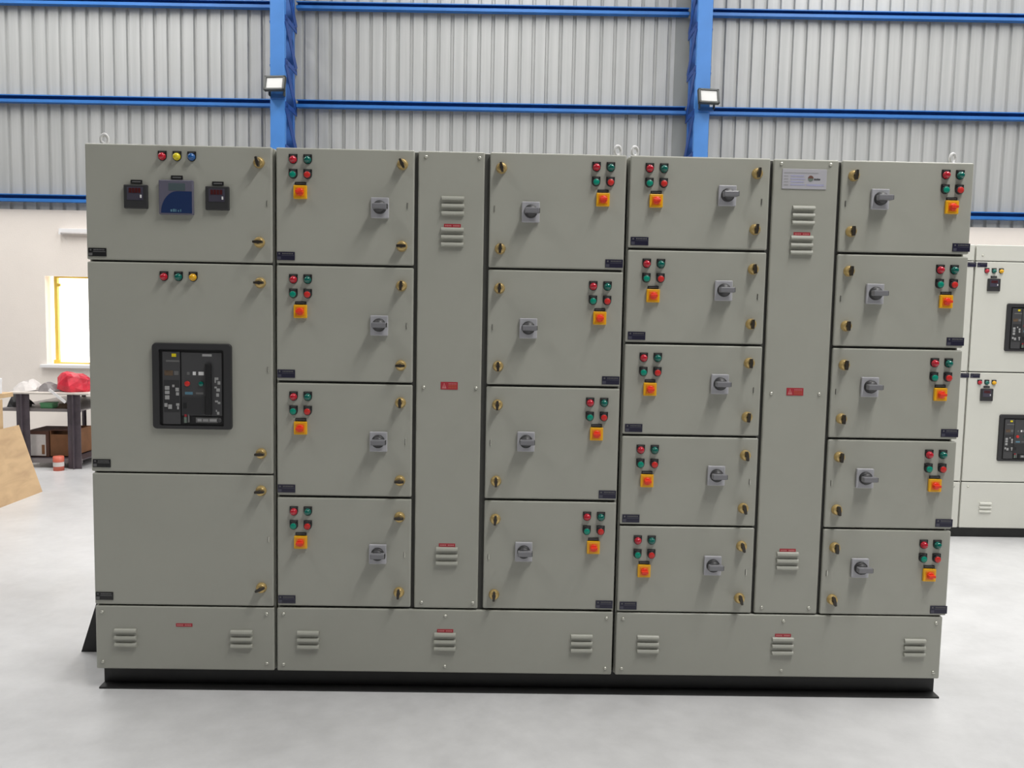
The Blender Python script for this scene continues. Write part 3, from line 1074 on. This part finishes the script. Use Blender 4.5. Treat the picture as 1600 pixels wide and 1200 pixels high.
blob('cable_coil', (-4.59, 5.26, SH), [(-0.08, -0.06, 0), (-0.08, 0.06, 0.0), (-0.05, 0.0, 0.055), (0.05, 0, 0.05), (0.08, -0.06, 0.0), (0.08, 0.06, 0.0)], 'brown_mix',
     'brown tangled bundle right of the green tub', 'bundle')
LS = 0.102
t = thing('carton', 'brown cardboard carton with open end on the bottom shelf', 'carton', (-4.655, 5.48, LS))
b = MB()
b.box(-0.115, 0.115, -0.22, 0.22, 0.0, 0.008, 'cardboard')
b.box(-0.115, 0.115, 0.212, 0.22, 0.0, 0.28, 'cardboard')
b.box(-0.115, -0.107, -0.22, 0.22, 0.0, 0.28, 'cardboard')
b.box(0.107, 0.115, -0.22, 0.22, 0.0, 0.28, 'cardboard')
b.box(-0.107, 0.107, -0.22, -0.212, 0.0, 0.24, 'cardboard')
b.obj('box', t)
MB().box(-0.115, 0.115, -0.22, 0.0, 0.281, 0.287, 'cardboard_dark').obj('flap', t)
t = thing('carton', 'dark brown carton with white printed front on the bottom shelf', 'carton', (-4.90, 5.44, LS))
MB().box(-0.122, 0.122, -0.2, 0.22, 0.0, 0.275, 'cardboard_dark', bevel=0.004).obj('box', t)
MB().box(-0.095, 0.095, -0.206, -0.2, 0.012, 0.24, 'paper').obj('front_label', t)
MB().box(0.055, 0.085, -0.209, -0.206, 0.03, 0.13, 'cardboard').obj('torn_patch', t)
b = MB().lathe([(0, 0.052), (0.145, 0.052), (0.15, 0.048), (0.15, 0.001)], 'orange_tin', axis='z')
b.lathe([(0.095, 0.0535), (0.145, 0.0535), (0.146, 0.05)], 'orange_tin', axis='z', cap0=False, cap1=False)
b.lathe([(0.045, 0.0532), (0.09, 0.0532)], 'paper', axis='z', cap0=False, cap1=False)
b.obj('paint_tin', None, (-4.565, 5.03, 0.0), label='orange-red tin standing on the floor before the workbench', cat='tin')
MB().box(-0.09, 0.09, -0.08, 0.08, 0, 0.14, 'white_paint', bevel=0.006).box(-0.092, 0.092, -0.082, 0.082, 0.112, 0.14, 'paper', bevel=0.003).obj(
    'white_box', None, (-4.92, 6.25, LS), label='white box at the back of the bottom shelf', cat='box')

# wall tube light above the window
t = thing('wall_tube_light', 'white strip light fitting on the cream wall above the window', 'light', wall_pt(-5.15, 0.02, 2.65), WT)
MB().box(-0.42, 0.42, -0.035, 0.018, -0.012, 0.035, 'white_paint', bevel=0.003).obj('batten', t)
MB().lathe([(-0.40, 0.001), (-0.40, 0.013), (0.40, 0.013), (0.40, 0.001)], 'paper', axis='x', c=(0, -0.03, -0.024), seg=14).obj('tube', t)
for sx in (-1, 1):
    MB().box(sx * 0.405 - 0.012, sx * 0.405 + 0.012, -0.045, 0.0, -0.038, -0.008, 'white_paint').obj('tube_holder', t)

# wooden table at the left edge with a white box on it
t = thing('wooden_table', 'light wooden table at the left picture edge', 'table', (-4.90, 3.50, 0))
MB().box(-0.50, 0.455, -0.60, 0.55, 0.87, 0.91, 'wood_light', bevel=0.003).obj('table_top', t)
for sx in (-0.44, 0.475):
    for sy in (-0.54, 0.24):
        MB().box(sx - 0.03, sx + 0.03, sy, sy + 0.06, 0.0, 0.87, 'wood_light', bevel=0.003).obj('leg', t)
b = MB().box(-0.13, 0.13, -0.10, 0.10, 0, 0.135, 'white_paint', bevel=0.004)
b.box(-0.132, 0.132, -0.102, 0.102, 0.105, 0.14, 'white_paint', bevel=0.003)
b.obj('white_carton', None, (-4.585, 3.80, 0.91), label='white lidded carton on the wooden table', cat='carton')

# plywood sheet leaning against the table
b = MB()
a0, a1 = Vector((-4.175, 0, 0.0)), Vector((-4.372, 0, 0.615))
nrm = Vector((a1.z - a0.z, 0, -(a1.x - a0.x))).normalized() * 0.012
pts = [(a0.x, a0.z + 0.0), (a1.x, a1.z), (a1.x - nrm.x, a1.z - nrm.z), (a0.x - nrm.x, 0.0)]
b.prism(pts, 2.75, 4.0, 'plywood')
b.obj('plywood_sheet', None, (0, 0, 0), label='leaning tan plywood sheet on the floor at the left edge', cat='plywood')
